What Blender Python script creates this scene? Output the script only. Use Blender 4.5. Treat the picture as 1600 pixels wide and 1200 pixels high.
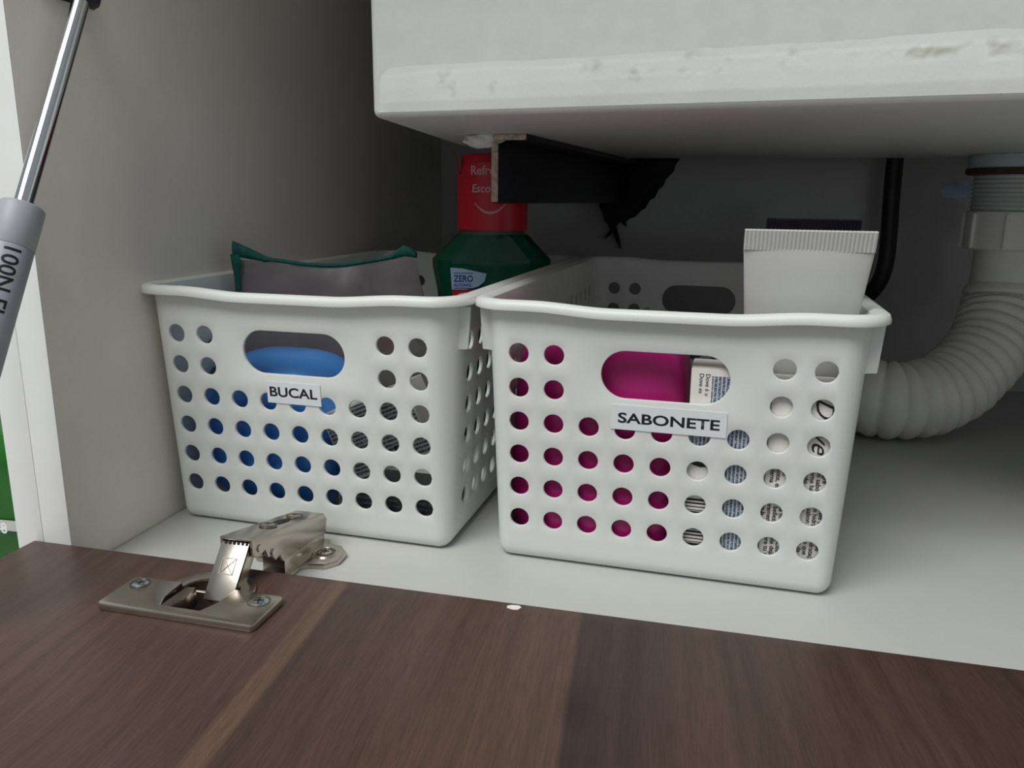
import bpy, bmesh, math, random
from mathutils import Vector, Matrix, noise
random.seed(7)
PI = math.pi
for o in list(bpy.data.objects):
    bpy.data.objects.remove(o, do_unlink=True)
S = bpy.context.scene
C = S.collection

# ------------------------------------------------------------------ camera
def view_matrix(yaw, pitch, roll, loc):
    fw = Vector((math.sin(yaw)*math.cos(pitch), math.cos(yaw)*math.cos(pitch), -math.sin(pitch)))
    rt = Vector((math.cos(yaw), -math.sin(yaw), 0)); dn = fw.cross(rt)
    c, s = math.cos(roll), math.sin(roll)
    r2 = c*rt + s*dn; d2 = -s*rt + c*dn
    m = Matrix((r2, -d2, -fw)).transposed().to_4x4()
    m.translation = loc
    return m
cam_d = bpy.data.cameras.new('camera'); cam = bpy.data.objects.new('camera', cam_d); C.objects.link(cam)
cam_d.sensor_width = 36.0; cam_d.lens = 1240.2/1600*36; cam_d.clip_start = 0.01; cam_d.clip_end = 50
cam.matrix_world = view_matrix(-0.23908, 0.22912, -0.01039, Vector((0.28044, -0.35894, 0.17303)))
S.camera = cam

# ------------------------------------------------------------------ light
w = bpy.data.worlds.new('world'); S.world = w; w.use_nodes = True
bg = w.node_tree.nodes['Background']; bg.inputs[0].default_value = (0.86, 0.95, 1.0, 1); bg.inputs[1].default_value = 0.28
def area(name, loc, target, sx, sy, power, col):
    d = bpy.data.lights.new(name, 'AREA'); d.shape = 'RECTANGLE'; d.size = sx; d.size_y = sy; d.energy = power; d.color = col
    o = bpy.data.objects.new(name, d); C.objects.link(o); o.location = loc
    o.rotation_euler = (Vector(target)-Vector(loc)).to_track_quat('-Z', 'Y').to_euler()
    return o
area('window_light', (-0.27, -1.2, 1.9), (0.25, 0.0, 0.1), 1.4, 1.0, 39, (1.0, 1.0, 0.97))
S.view_settings.view_transform = 'Standard'; S.view_settings.look = 'None'
S.view_settings.exposure = 0.0; S.view_settings.gamma = 1.0; S.view_settings.use_curve_mapping = False

# ------------------------------------------------------------------ materials
def mat(name, col, rough=0.5, metal=0.0, var=0.06, scale=60, bump=0.0, bscale=400, trans=0.0, ior=1.45, stretch=(1,1,1), coat=0.0, alpha=1.0, sss=0.0, spec=0.5):
    m = bpy.data.materials.new(name); m.use_nodes = True
    nt = m.node_tree; N = nt.nodes; L = nt.links; b = N['Principled BSDF']
    tc = N.new('ShaderNodeTexCoord'); mp = N.new('ShaderNodeMapping'); mp.inputs['Scale'].default_value = stretch
    L.new(tc.outputs['Object'], mp.inputs[0])
    nz = N.new('ShaderNodeTexNoise'); nz.inputs['Scale'].default_value = scale; nz.inputs['Detail'].default_value = 4
    L.new(mp.outputs[0], nz.inputs['Vector'])
    rp = N.new('ShaderNodeValToRGB')
    rp.color_ramp.elements[0].position = 0.3; rp.color_ramp.elements[1].position = 0.7
    rp.color_ramp.elements[0].color = (*[c*(1-var) for c in col], 1); rp.color_ramp.elements[1].color = (*[min(1, c*(1+var)) for c in col], 1)
    L.new(nz.outputs['Fac'], rp.inputs[0]); L.new(rp.outputs[0], b.inputs['Base Color'])
    b.inputs['Roughness'].default_value = rough; b.inputs['Metallic'].default_value = metal
    b.inputs['Transmission Weight'].default_value = trans; b.inputs['IOR'].default_value = ior
    b.inputs['Coat Weight'].default_value = coat; b.inputs['Alpha'].default_value = alpha
    b.inputs['Specular IOR Level'].default_value = spec
    if sss:
        b.inputs['Subsurface Weight'].default_value = sss; b.inputs['Subsurface Radius'].default_value = (1, 1, .9); b.inputs['Subsurface Scale'].default_value = 0.002
    if bump:
        n2 = N.new('ShaderNodeTexNoise'); n2.inputs['Scale'].default_value = bscale; n2.inputs['Detail'].default_value = 3
        L.new(mp.outputs[0], n2.inputs['Vector'])
        bp = N.new('ShaderNodeBump'); bp.inputs['Strength'].default_value = bump; bp.inputs['Distance'].default_value = 0.0006
        L.new(n2.outputs['Fac'], bp.inputs['Height']); L.new(bp.outputs[0], b.inputs['Normal'])
    return m

def print_mat(name, paper, ink, rot=0.0, line=0.0016, thick=0.5, axes='xz', gap=0.45):
    """fine print too small to read: broken strokes in rows, on the object's own x/z plane"""
    m = bpy.data.materials.new(name); m.use_nodes = True
    nt = m.node_tree; N = nt.nodes; L = nt.links; b = N['Principled BSDF']
    tc = N.new('ShaderNodeTexCoord'); sp = N.new('ShaderNodeSeparateXYZ'); L.new(tc.outputs['Object'], sp.inputs[0])
    cb = N.new('ShaderNodeCombineXYZ')
    L.new(sp.outputs['X'], cb.inputs[0]); L.new(sp.outputs['Z'], cb.inputs[1])
    mp = N.new('ShaderNodeMapping'); mp.inputs['Rotation'].default_value = (0, 0, rot); L.new(cb.outputs[0], mp.inputs[0])
    s2 = N.new('ShaderNodeSeparateXYZ'); L.new(mp.outputs[0], s2.inputs[0])
    def mth(op, a, bb=None, clamp=False):
        n = N.new('ShaderNodeMath'); n.operation = op; n.use_clamp = clamp
        for i, v in enumerate((a, bb)):
            if v is None: continue
            if isinstance(v, (int, float)): n.inputs[i].default_value = v
            else: L.new(v, n.inputs[i])
        return n.outputs[0]
    fy = mth('FRACT', mth('DIVIDE', s2.outputs['Y'], line))
    row = mth('FLOOR', mth('DIVIDE', s2.outputs['Y'], line))
    inrow = mth('LESS_THAN', fy, thick)
    cv = N.new('ShaderNodeCombineXYZ'); L.new(mth('DIVIDE', s2.outputs['X'], line*0.22), cv.inputs[0]); L.new(mth('MULTIPLY', row, 7.3), cv.inputs[1])
    L.new(mth('MULTIPLY', fy, 2.2), cv.inputs[2])
    nz = N.new('ShaderNodeTexNoise'); nz.inputs['Scale'].default_value = 1.0; nz.inputs['Detail'].default_value = 1; L.new(cv.outputs[0], nz.inputs['Vector'])
    ch = mth('GREATER_THAN', nz.outputs['Fac'], gap)
    f = mth('MULTIPLY', inrow, ch)
    mx = N.new('ShaderNodeMix'); mx.data_type = 'RGBA'; mx.inputs['A'].default_value = (*paper, 1); mx.inputs['B'].default_value = (*ink, 1)
    L.new(f, mx.inputs['Factor']); L.new(mx.outputs['Result'], b.inputs['Base Color'])
    b.inputs['Roughness'].default_value = 0.45
    return m

def wood_mat():
    m = bpy.data.materials.new('walnut_laminate'); m.use_nodes = True
    nt = m.node_tree; N = nt.nodes; L = nt.links; b = N['Principled BSDF']
    tc = N.new('ShaderNodeTexCoord'); sp = N.new('ShaderNodeSeparateXYZ'); L.new(tc.outputs['Object'], sp.inputs[0])
    def mth(op, a, bb=None, c=None):
        n = N.new('ShaderNodeMath'); n.operation = op
        for i, v in enumerate((a, bb, c)):
            if v is None: continue
            if isinstance(v, (int, float)): n.inputs[i].default_value = v
            else: L.new(v, n.inputs[i])
        return n.outputs[0]
    X, Y = sp.outputs['X'], sp.outputs['Y']
    xt = mth('MULTIPLY_ADD', mth('ADD', Y, 0.075), 0.075, X)
    wv = N.new('ShaderNodeTexNoise'); wv.inputs['Scale'].default_value = 9; wv.inputs['Detail'].default_value = 1; L.new(tc.outputs['Object'], wv.inputs['Vector'])
    xw = mth('MULTIPLY_ADD', mth('SUBTRACT', wv.outputs['Fac'], 0.5), 0.012, xt)
    rp = N.new('ShaderNodeValToRGB'); L.new(mth('DIVIDE', mth('ADD', xt, 0.03), 0.5), rp.inputs[0])
    cr = rp.color_ramp
    base = (0.088, 0.048, 0.036); lite = (0.135, 0.080, 0.055); dark = (0.046, 0.026, 0.024); mid = (0.072, 0.040, 0.031)
    stops = [(-.03, base), (.03, (0.098, .054, .042)), (.1, base), (.1325, base), (.1337, lite), (.1402, lite), (.1415, mid), (.17, base), (.21, (0.10, .056, .040)), (.2395, (0.105, .060, .042)), (.2415, dark), (.262, (0.060, .034, .028)), (.285, base), (.305, mid), (.34, base), (.38, mid)]
    while len(cr.elements) > 1: cr.elements.remove(cr.elements[0])
    for i, (x, c) in enumerate(stops):
        e = cr.elements[0] if i == 0 else cr.elements.new((x+.03)/.5)
        e.position = (x+.03)/.5; e.color = (*c, 1)
    cv = N.new('ShaderNodeCombineXYZ'); L.new(mth('MULTIPLY', xw, 170), cv.inputs[0]); L.new(mth('MULTIPLY', Y, 7), cv.inputs[1])
    g = N.new('ShaderNodeTexNoise'); g.inputs['Scale'].default_value = 1; g.inputs['Detail'].default_value = 5; g.inputs['Roughness'].default_value = 0.6; L.new(cv.outputs[0], g.inputs['Vector'])
    cv2 = N.new('ShaderNodeCombineXYZ'); L.new(mth('MULTIPLY', xw, 1500), cv2.inputs[0]); L.new(mth('MULTIPLY', Y, 90), cv2.inputs[1])
    g2 = N.new('ShaderNodeTexNoise'); g2.inputs['Scale'].default_value = 1; g2.inputs['Detail'].default_value = 2; L.new(cv2.outputs[0], g2.inputs['Vector'])
    r2 = N.new('ShaderNodeMapRange'); r2.inputs['From Min'].default_value = 0.3; r2.inputs['From Max'].default_value = 0.7; r2.inputs['To Min'].default_value = 0.74; r2.inputs['To Max'].default_value = 1.2
    L.new(g.outputs['Fac'], r2.inputs['Value'])
    r3 = N.new('ShaderNodeMapRange'); r3.inputs['From Min'].default_value = 0.35; r3.inputs['From Max'].default_value = 0.6; r3.inputs['To Min'].default_value = 0.82; r3.inputs['To Max'].default_value = 1.06
    L.new(g2.outputs['Fac'], r3.inputs['Value'])
    # a knot in the dark band
    kx = mth('MULTIPLY', mth('SUBTRACT', xt, 0.2435), 130); ky = mth('MULTIPLY', mth('ADD', Y, 0.134), 60)
    d = mth('SQRT', mth('ADD', mth('MULTIPLY', kx, kx), mth('MULTIPLY', ky, ky)))
    r4 = N.new('ShaderNodeMapRange'); r4.inputs['From Min'].default_value = 0.1; r4.inputs['From Max'].default_value = 1.0; r4.inputs['To Min'].default_value = 0.6; r4.inputs['To Max'].default_value = 1.0
    L.new(d, r4.inputs['Value'])
    mul = mth('MULTIPLY', mth('MULTIPLY', r2.outputs[0], r3.outputs[0]), r4.outputs[0])
    vm = N.new('ShaderNodeVectorMath'); vm.operation = 'SCALE'; L.new(rp.outputs[0], vm.inputs[0]); L.new(mul, vm.inputs['Scale'])
    L.new(vm.outputs[0], b.inputs['Base Color'])
    b.inputs['Roughness'].default_value = 0.42
    bp = N.new('ShaderNodeBump'); bp.inputs['Strength'].default_value = 0.12; bp.inputs['Distance'].default_value = 0.0004
    L.new(g2.outputs['Fac'], bp.inputs['Height']); L.new(bp.outputs[0], b.inputs['Normal'])
    return m

def plaster_mat():
    m = mat('sink_plaster', (0.74, 0.76, 0.735), 0.42, var=0.04, scale=30, bump=0.15, bscale=500)
    nt = m.node_tree; N = nt.nodes; L = nt.links; b = N['Principled BSDF']
    src = b.inputs['Base Color'].links[0].from_socket
    tc = N.new('ShaderNodeTexCoord'); n = N.new('ShaderNodeAttribute'); n.attribute_name = 'scuff'
    r = N.new('ShaderNodeValToRGB'); r.color_ramp.elements[0].position = 0.15; r.color_ramp.elements[1].position = 1.0; r.color_ramp.elements[1].color = (0.8, 0.8, 0.8, 1)
    L.new(n.outputs['Fac'], r.inputs[0])
    mx = N.new('ShaderNodeMix'); mx.data_type = 'RGBA'; L.new(r.outputs[0], mx.inputs['Factor']); L.new(src, mx.inputs['A']); mx.inputs['B'].default_value = (0.50, 0.49, 0.44, 1)
    L.new(mx.outputs['Result'], b.inputs['Base Color'])
    return m

M = dict(
    laminate=mat('white_laminate', (0.70, 0.69, 0.66), 0.45, var=0.02, scale=25, bump=0.12, bscale=900),
    laminate_in=mat('cream_laminate', (0.83, 0.79, 0.725), 0.45, var=0.03, scale=18, bump=0.15, bscale=900),
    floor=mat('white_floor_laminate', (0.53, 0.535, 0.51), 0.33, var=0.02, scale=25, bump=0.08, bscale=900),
    edge=mat('white_edge_band', (0.86, 0.87, 0.85), 0.4, var=0.015),
    backwall=mat('grey_gloss_wall', (0.47, 0.47, 0.465), 0.16, var=0.06, scale=7, bump=0.05, bscale=30),
    wood=wood_mat(), chip=mat('bare_board', (0.85, 0.82, 0.76), 0.8),
    sink=mat('sink_white', (0.72, 0.74, 0.715), 0.4, var=0.03, scale=110, bump=0.14, bscale=350),
    plaster=plaster_mat(),
    plastic=mat('basket_plastic', (0.80, 0.82, 0.79), 0.38, var=0.01, scale=10, bump=0.04, bscale=1500, sss=0.0),
    paper=mat('label_paper', (0.84, 0.88, 0.91), 0.35, var=0.01),
    ink=mat('black_ink', (0.015, 0.015, 0.018), 0.5),
    nickel=mat('nickel', (0.55, 0.50, 0.44), 0.27, metal=1.0, var=0.06, scale=90, bump=0.04, bscale=300),
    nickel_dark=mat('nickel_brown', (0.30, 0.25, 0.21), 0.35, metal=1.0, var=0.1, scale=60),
    zinc=mat('blue_zinc', (0.55, 0.66, 0.70), 0.25, metal=1.0, var=0.1, scale=200),
    black=mat('painted_gap_shade', (0.012, 0.012, 0.012), 0.7),
    chrome=mat('chrome_rod', (0.72, 0.74, 0.78), 0.12, metal=1.0, var=0.03),
    strut=mat('strut_grey_paint', (0.36, 0.37, 0.42), 0.38, var=0.04, scale=80, bump=0.06, bscale=500),
    strut_cap=mat('strut_collar_grey', (0.39, 0.405, 0.45), 0.45, var=0.03),
    darkplastic=mat('dark_plastic', (0.03, 0.03, 0.032), 0.5),
    steel_black=mat('black_painted_steel', (0.012, 0.013, 0.018), 0.42, var=0.3, scale=60, bump=0.2, bscale=250),
    raw_edge=mat('raw_cut_steel', (0.46, 0.38, 0.30), 0.6, var=0.4, scale=260, bump=0.5, bscale=500),
    mortar=mat('white_mortar', (0.82, 0.81, 0.78), 0.8, var=0.12, scale=150, bump=0.5, bscale=300),
    mastic=mat('black_mastic', (0.010, 0.009, 0.009), 0.75, var=0.3, scale=100, bump=0.6, bscale=200),
    pvc=mat('white_pvc', (0.80, 0.80, 0.76), 0.4, var=0.05, scale=40, bump=0.08, bscale=300),
    pvc_hose=mat('white_hose', (0.80, 0.785, 0.74), 0.45, var=0.05, scale=60, bump=0.1, bscale=300),
    pvc_green=mat('pale_green_pvc', (0.50, 0.56, 0.54), 0.4, var=0.06, scale=40),
    pvc_blue=mat('pale_blue_pvc', (0.46, 0.54, 0.58), 0.4, var=0.05, scale=40),
    rubber_brown=mat('brown_washer', (0.055, 0.035, 0.022), 0.7, var=0.4, scale=120),
    rubber=mat('black_rubber', (0.018, 0.018, 0.018), 0.42, var=0.2),
    red=mat('red_cap', (0.72, 0.012, 0.035), 0.3, var=0.05, scale=40),
    redfilm=mat('red_film', (0.68, 0.011, 0.032), 0.25, var=0.05, scale=40),
    green_pet=mat('green_bottle', (0.003, 0.10, 0.055), 0.08, var=0.15, scale=30, trans=0.35, ior=1.4),
    neck=mat('neck_grey', (0.10, 0.13, 0.11), 0.3),
    label_blue=mat('pale_blue_label', (0.42, 0.58, 0.78), 0.4, var=0.02),
    text_blue=mat('blue_print', (0.015, 0.05, 0.28), 0.5),
    white_ink=mat('white_print', (0.85, 0.85, 0.85), 0.5, var=0.01),
    pink_ink=mat('pink_print', (0.80, 0.50, 0.50), 0.5, var=0.01),
    label_red=mat('red_label', (0.48, 0.006, 0.03), 0.4, var=0.02),
    blue=mat('blue_plastic', (0.07, 0.27, 0.70), 0.22, var=0.06, scale=30),
    magenta=mat('magenta_plastic', (0.46, 0.014, 0.18), 0.33, var=0.06, scale=30),
    carton=mat('white_carton', (0.78, 0.75, 0.71), 0.5, var=0.02, scale=40),
    tube=mat('white_tube', (0.62, 0.625, 0.60), 0.4, var=0.02, scale=30),
    tube_cream=mat('tube_cap_cream', (0.78, 0.75, 0.66), 0.4, var=0.02),
    navy=mat('navy_tube', (0.004, 0.005, 0.016), 0.35, var=0.1, scale=60),
    vinyl=mat('smoky_vinyl', (0.17, 0.15, 0.155), 0.30, var=0.2, scale=35, alpha=0.70, bump=0.5, bscale=90),
    teal=mat('teal_zip', (0.0, 0.085, 0.066), 0.7, var=0.3, scale=300, bump=0.5, bscale=900),
    red_dark=mat('red_item', (0.30, 0.012, 0.03), 0.5, var=0.1),
    clear=mat('clear_wrap', (0.75, 0.76, 0.76), 0.12, trans=0.85, ior=1.2, var=0.03, bump=0.6, bscale=80),
    green_bag=mat('green_bag', (0.008, 0.115, 0.008), 0.35, var=0.35, scale=14, bump=0.4, bscale=30),
    dark_green=mat('dark_green_print', (0.006, 0.06, 0.012), 0.4, var=0.2, scale=20),
    silver=mat('silver_band', (0.55, 0.56, 0.54), 0.4, var=0.1, scale=60),
    tile=mat('room_floor_tile', (0.74, 0.72, 0.68), 0.4, var=0.08, scale=6),
    roomwall=mat('room_wall', (0.62, 0.58, 0.56), 0.6, var=0.04, scale=4),
    grey_box=mat('grey_carton', (0.36, 0.37, 0.38), 0.45, var=0.05, scale=30),
    blue_reflection=mat('blue_reflection', (0.42, 0.58, 0.85), 0.4, var=0.3, scale=60),
)
M['print_tooth'] = print_mat('toothpaste_fine_print', (0.50, 0.51, 0.52), (0.05, 0.055, 0.07), rot=0, line=0.0021, thick=0.55, gap=0.42)
M['print_dark'] = print_mat('dark_fine_print', (0.10, 0.10, 0.11), (0.30, 0.30, 0.31), rot=0, line=0.003, thick=0.4, gap=0.5)
M['print_soap'] = print_mat('soap_fine_print', (0.52, 0.56, 0.62), (0.06, 0.09, 0.16), rot=PI/2, line=0.0017, thick=0.6, gap=0.42)

# ------------------------------------------------------------------ helpers
def finish_mesh(me, ang=35):
    for p in me.polygons: p.use_smooth = True
    me.set_sharp_from_angle(angle=math.radians(ang))
def to_mesh(bm, name, ang=35, recalc=True):
    if recalc: bmesh.ops.recalc_face_normals(bm, faces=bm.faces)
    me = bpy.data.meshes.new(name); bm.to_mesh(me); bm.free(); finish_mesh(me, ang); return me
def obj(name, bm, m, parent=None, ang=35, recalc=True, world=False, loc=None, rot=None):
    me = to_mesh(bm, name, ang, recalc) if isinstance(bm, bmesh.types.BMesh) else bm
    if world and parent is not None: me.transform(Matrix.Translation(-parent.location))
    me.materials.clear(); me.materials.append(M[m] if isinstance(m, str) else m)
    o = bpy.data.objects.new(name, me); C.objects.link(o)
    if parent is not None: o.parent = parent
    if loc: o.location = loc
    if rot: o.rotation_euler = rot
    return o
def tag(o, label=None, cat=None, group=None, kind=None):
    if label: o['label'] = label
    if cat: o['category'] = cat
    if group: o['group'] = group
    if kind: o['kind'] = kind
    return o
def thing(name, label, cat, loc=(0, 0, 0), rotz=0, group=None):
    o = bpy.data.objects.new(name, None); C.objects.link(o); o.empty_display_size = 0.02
    o.location = loc; o.rotation_euler = (0, 0, rotz)
    return tag(o, label, cat, group)
def evaluated(bm, mods, name, ang=35):
    me = bpy.data.meshes.new(name); bm.to_mesh(me); bm.free()
    t = bpy.data.objects.new('temporary', me); C.objects.link(t)
    for typ, kw in mods:
        md = t.modifiers.new(typ, typ)
        for k, v in kw.items(): setattr(md, k, v)
    bpy.context.view_layer.update()
    r = bpy.data.meshes.new_from_object(t.evaluated_get(bpy.context.evaluated_depsgraph_get()))
    bpy.data.objects.remove(t, do_unlink=True); bpy.data.meshes.remove(me)
    r.name = name; finish_mesh(r, ang); return r
def add_box(bm, x0, x1, y0, y1, z0, z1, bev=0.0, seg=2):
    b = bmesh.new()
    bmesh.ops.create_cube(b, size=1)
    for v in b.verts:
        v.co = Vector(((x0+x1)/2+v.co.x*(x1-x0), (y0+y1)/2+v.co.y*(y1-y0), (z0+z1)/2+v.co.z*(z1-z0)))
    if bev: bmesh.ops.bevel(b, geom=b.edges[:], offset=bev, segments=seg, profile=0.5, affect='EDGES')
    merge(bm, b); return bm
def merge(bm, b, mtx=None):
    me = bpy.data.meshes.new('t'); b.to_mesh(me); b.free()
    if mtx is not None: me.transform(mtx)
    bm.from_mesh(me); bpy.data.meshes.remove(me)
def box(*a, **k): return add_box(bmesh.new(), *a, **k)
def prism(pts, z0, z1, bev=0.0, seg=2):
    """extrude an xy outline from z0 to z1"""
    bm = bmesh.new()
    vs = [bm.verts.new((x, y, z0)) for x, y in pts]; f = bm.faces.new(vs)
    r = bmesh.ops.extrude_face_region(bm, geom=[f])
    for v in r['geom']:
        if isinstance(v, bmesh.types.BMVert): v.co.z = z1
    bmesh.ops.recalc_face_normals(bm, faces=bm.faces)
    if bev: bmesh.ops.bevel(bm, geom=bm.edges[:], offset=bev, segments=seg, profile=0.5, affect='EDGES')
    return bm
def loft(rings, closed=True, cap0=True, cap1=True, bm=None):
    bm = bm or bmesh.new(); prev = None
    for k, r in enumerate(rings):
        vs = [bm.verts.new(c) for c in r]
        if k == 0 and cap0: bm.faces.new(list(reversed(vs)))
        if prev:
            n = len(vs)
            for i in range(n if closed else n-1):
                bm.faces.new((prev[i], prev[(i+1) % n], vs[(i+1) % n], vs[i]))
        prev = vs
    if cap1: bm.faces.new(prev)
    return bm
def circle(cx, cy, z, r, n=32): return [(cx+r*math.cos(2*PI*i/n), cy+r*math.sin(2*PI*i/n), z) for i in range(n)]
def lathe(prof, n=32, cx=0, cy=0, **k): return loft([circle(cx, cy, z, r, n) for r, z in prof], **k)
def rrect(a, b, r, z, cx=0, cy=0, n=5):
    pts = []
    for sx, sy, a0 in ((1, 1, 0), (-1, 1, PI/2), (-1, -1, PI), (1, -1, 1.5*PI)):
        for i in range(n+1):
            t = a0+PI/2*i/n
            pts.append((cx+sx*(a-r)+r*math.cos(t), cy+sy*(b-r)+r*math.sin(t), z))
    return pts
def sweep(path, radii, n=24, cap=True, bm=None):
    path = [Vector(p) for p in path]; rings = []; up = None
    for i, p in enumerate(path):
        d = (path[min(i+1, len(path)-1)]-path[max(i-1, 0)]).normalized()
        if up is None: up = d.orthogonal().normalized()
        up = (up-d*up.dot(d)).normalized(); sd = d.cross(up)
        r = radii[i] if isinstance(radii, (list, tuple)) else radii
        rings.append([p+up*(r*math.cos(2*PI*k/n))+sd*(r*math.sin(2*PI*k/n)) for k in range(n)])
    return loft(rings, cap0=cap, cap1=cap, bm=bm)
def bez(pts, per=16):
    """Catmull-Rom through the points"""
    P = [Vector(p) for p in pts]; out = []
    for i in range(len(P)-1):
        a, b, c, d = P[max(i-1, 0)], P[i], P[i+1], P[min(i+2, len(P)-1)]
        for k in range(per):
            t = k/per
            out.append(0.5*((2*b)+(c-a)*t+(2*a-5*b+4*c-d)*t*t+(3*b-a-3*c+d)*t**3))
    out.append(P[-1]); return out
def resample(path, step):
    out = [path[0]]; acc = 0.0
    for a, b in zip(path, path[1:]):
        L = (b-a).length; t = step-acc
        while t <= L:
            out.append(a+(b-a)*(t/L)); t += step
        acc = (acc+L) % step
    return out
def text_mesh(body, size, sx=1.0, bold=0.0, shear=0.0, ax='LEFT', ay='BOTTOM', extrude=0.0, line=1.0, res=3):
    cu = bpy.data.curves.new('lettering', 'FONT'); cu.body = body; cu.size = size; cu.align_x = ax; cu.align_y = ay
    cu.offset = bold; cu.shear = shear; cu.extrude = extrude; cu.resolution_u = res; cu.space_line = line
    t = bpy.data.objects.new('temporary', cu); C.objects.link(t); bpy.context.view_layer.update()
    me = bpy.data.meshes.new_from_object(t.evaluated_get(bpy.context.evaluated_depsgraph_get()))
    bpy.data.objects.remove(t, do_unlink=True)
    me.transform(Matrix.Diagonal((sx, 1, 1, 1))); return me
def fit_text(me, x0, x1, y0, y1):
    xs = [v.co.x for v in me.vertices]; ys = [v.co.y for v in me.vertices]
    a, b, c, d = min(xs), max(xs), min(ys), max(ys)
    for v in me.vertices:
        v.co.x = x0+(v.co.x-a)/(b-a)*(x1-x0); v.co.y = y0+(v.co.y-c)/(d-c)*(y1-y0)
    return me
XZ = Matrix(((1, 0, 0, 0), (0, 0, -1, 0), (0, 1, 0, 0), (0, 0, 0, 1)))     # text plane -> x,z facing -y
def nz(x, y, z, s): return noise.noise(Vector((x*s, y*s, z*s)))

# ------------------------------------------------------------------ the cabinet (setting)
YF, YB, ZD = -0.0732, 0.4664, 0.0136
def struct(name, bm, m, label, ang=35):
    return tag(obj(name, bm, m, ang=ang), label, kind='structure')
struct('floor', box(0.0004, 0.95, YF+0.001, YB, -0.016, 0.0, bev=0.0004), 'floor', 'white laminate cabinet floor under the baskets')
struct('wall_left', box(-0.0154, 0.0, YF, YB+0.015, -0.12, 0.44, bev=0.0004), 'laminate_in', 'cream laminate side panel left of the baskets')
struct('trim_1', box(-0.0312, -0.0162, YF, YB+0.015, -0.12, 0.44, bev=0.0004), 'edge', 'white outer panel on the far left of the cabinet')
struct('trim_2', box(-0.0152, -0.0002, YF-0.0006, YF, -0.12, 0.44), 'edge', 'white edge band on the front of the left side panel')
struct('wall_back', box(0.0, 0.95, YB, YB+0.015, -0.12, 0.44), 'backwall', 'glossy grey wall behind the baskets and drain')
struct('wall_right', box(0.9502, 0.9652, YF, YB+0.015, -0.12, 0.44), 'laminate', 'white laminate side panel on the right')
struct('unseen_countertop', box(-0.05, 1.0, -0.125, YB+0.015, 0.4402, 0.46), 'laminate', 'unseen white countertop over the cabinet, front lengthened for shade')  # unseen countertop, front overhang lengthened to shade the upper left wall
struct('floor_room', box(-2.0, 2.5, -3.0, 0.6, -0.14, -0.1202), 'tile', 'room floor around the cabinet')
struct('wall_room', box(-2.0, 2.5, 0.6, 0.62, -0.12, 2.4), 'roomwall', 'room wall behind the cabinet')

# door folded down, with the hinge cup bored into it
DX0, DY1 = -0.0205, YF-0.0007
HX, HY = 0.0895, -0.0995
def cut(bm_a, bm_b, name):
    mb = bpy.data.meshes.new('cutter'); bm_b.to_mesh(mb); bm_b.free()
    t = bpy.data.objects.new('temporary_cutter', mb); C.objects.link(t)
    r = evaluated(bm_a, [('BOOLEAN', dict(object=t, operation='DIFFERENCE', solver='EXACT'))], name)
    bpy.data.objects.remove(t, do_unlink=True); bpy.data.meshes.remove(mb); return r
dm = cut(box(DX0, 0.93, -0.44, DY1, ZD-0.0155, ZD, bev=0.0005), lathe([(0.0172, ZD-0.0105), (0.0172, ZD+0.01)], 40, HX, HY), 'door_panel')
door = tag(obj('door_1', dm, 'wood'), 'dark walnut cabinet door folded down flat in front', kind='structure')
bm = prism([(-0.0026, -0.0012), (0.0, -0.0021), (0.0021, -0.0016), (0.003, 0.0004), (0.0019, 0.0016), (-0.0012, 0.0013), (-0.0028, 0.0002)], ZD, ZD+0.0002)
bm.transform(Matrix.Translation((0.2135, -0.0772, 0)))
tag(obj('chipped_spot', bm, 'chip', door), 'white chip on the door edge')

# ------------------------------------------------------------------ sink
sink = thing('sink', 'white plastered sink basin hanging above the baskets', 'sink', (0.45, 0.18, 0.209))
SB = [(0.1249, 0.0007), (0.80, -0.0780), (0.80, 0.385), (0.0870, 0.370)]
bm = bmesh.new()
lo = [bm.verts.new((x, y, 0.209)) for x, y in SB]; hi = [bm.verts.new((x, y, 0.4398)) for x, y in SB]
bm.faces.new(list(reversed(lo))); bm.faces.new(hi)
for i in range(4): bm.faces.new((lo[i], lo[(i+1) % 4], hi[(i+1) % 4], hi[i]))
ed = [e for e in bm.edges if not all(v.co.z > 0.3 for v in e.verts)]
bmesh.ops.bevel(bm, geom=ed, offset=0.0035, segments=4, profile=0.5, affect='EDGES')
obj('basin', bm, 'sink', sink, world=True)
# rough plaster band trowelled along the lower front
F0, F1 = Vector((SB[0][0], SB[0][1], 0)), Vector((SB[1][0], SB[1][1], 0)); fd = (F1-F0).normalized(); fn = Vector((fd.y, -fd.x, 0))
bm = bmesh.new(); nu, nv = 760, 30; grid = []; scuff = []
LB = (F1-F0).length-0.006
SC = [(0.036, 0.0165, 0.004, 0.004), (0.041, 0.0110, 0.002, 0.005), (0.060, 0.0140, 0.002, 0.005), (0.104, 0.0175, 0.005, 0.003), (0.124, 0.0150, 0.006, 0.003), (0.144, 0.0175, 0.006, 0.0045), (0.156, 0.0170, 0.004, 0.003), (0.183, 0.0165, 0.004, 0.004), (0.207, 0.0185, 0.003, 0.002), (0.228, 0.0175, 0.010, 0.0025), (0.250, 0.0180, 0.014, 0.003), (0.30, 0.017, 0.012, 0.003), (0.36, 0.016, 0.012, 0.003), (0.45, 0.017, 0.02, 0.003)]
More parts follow.
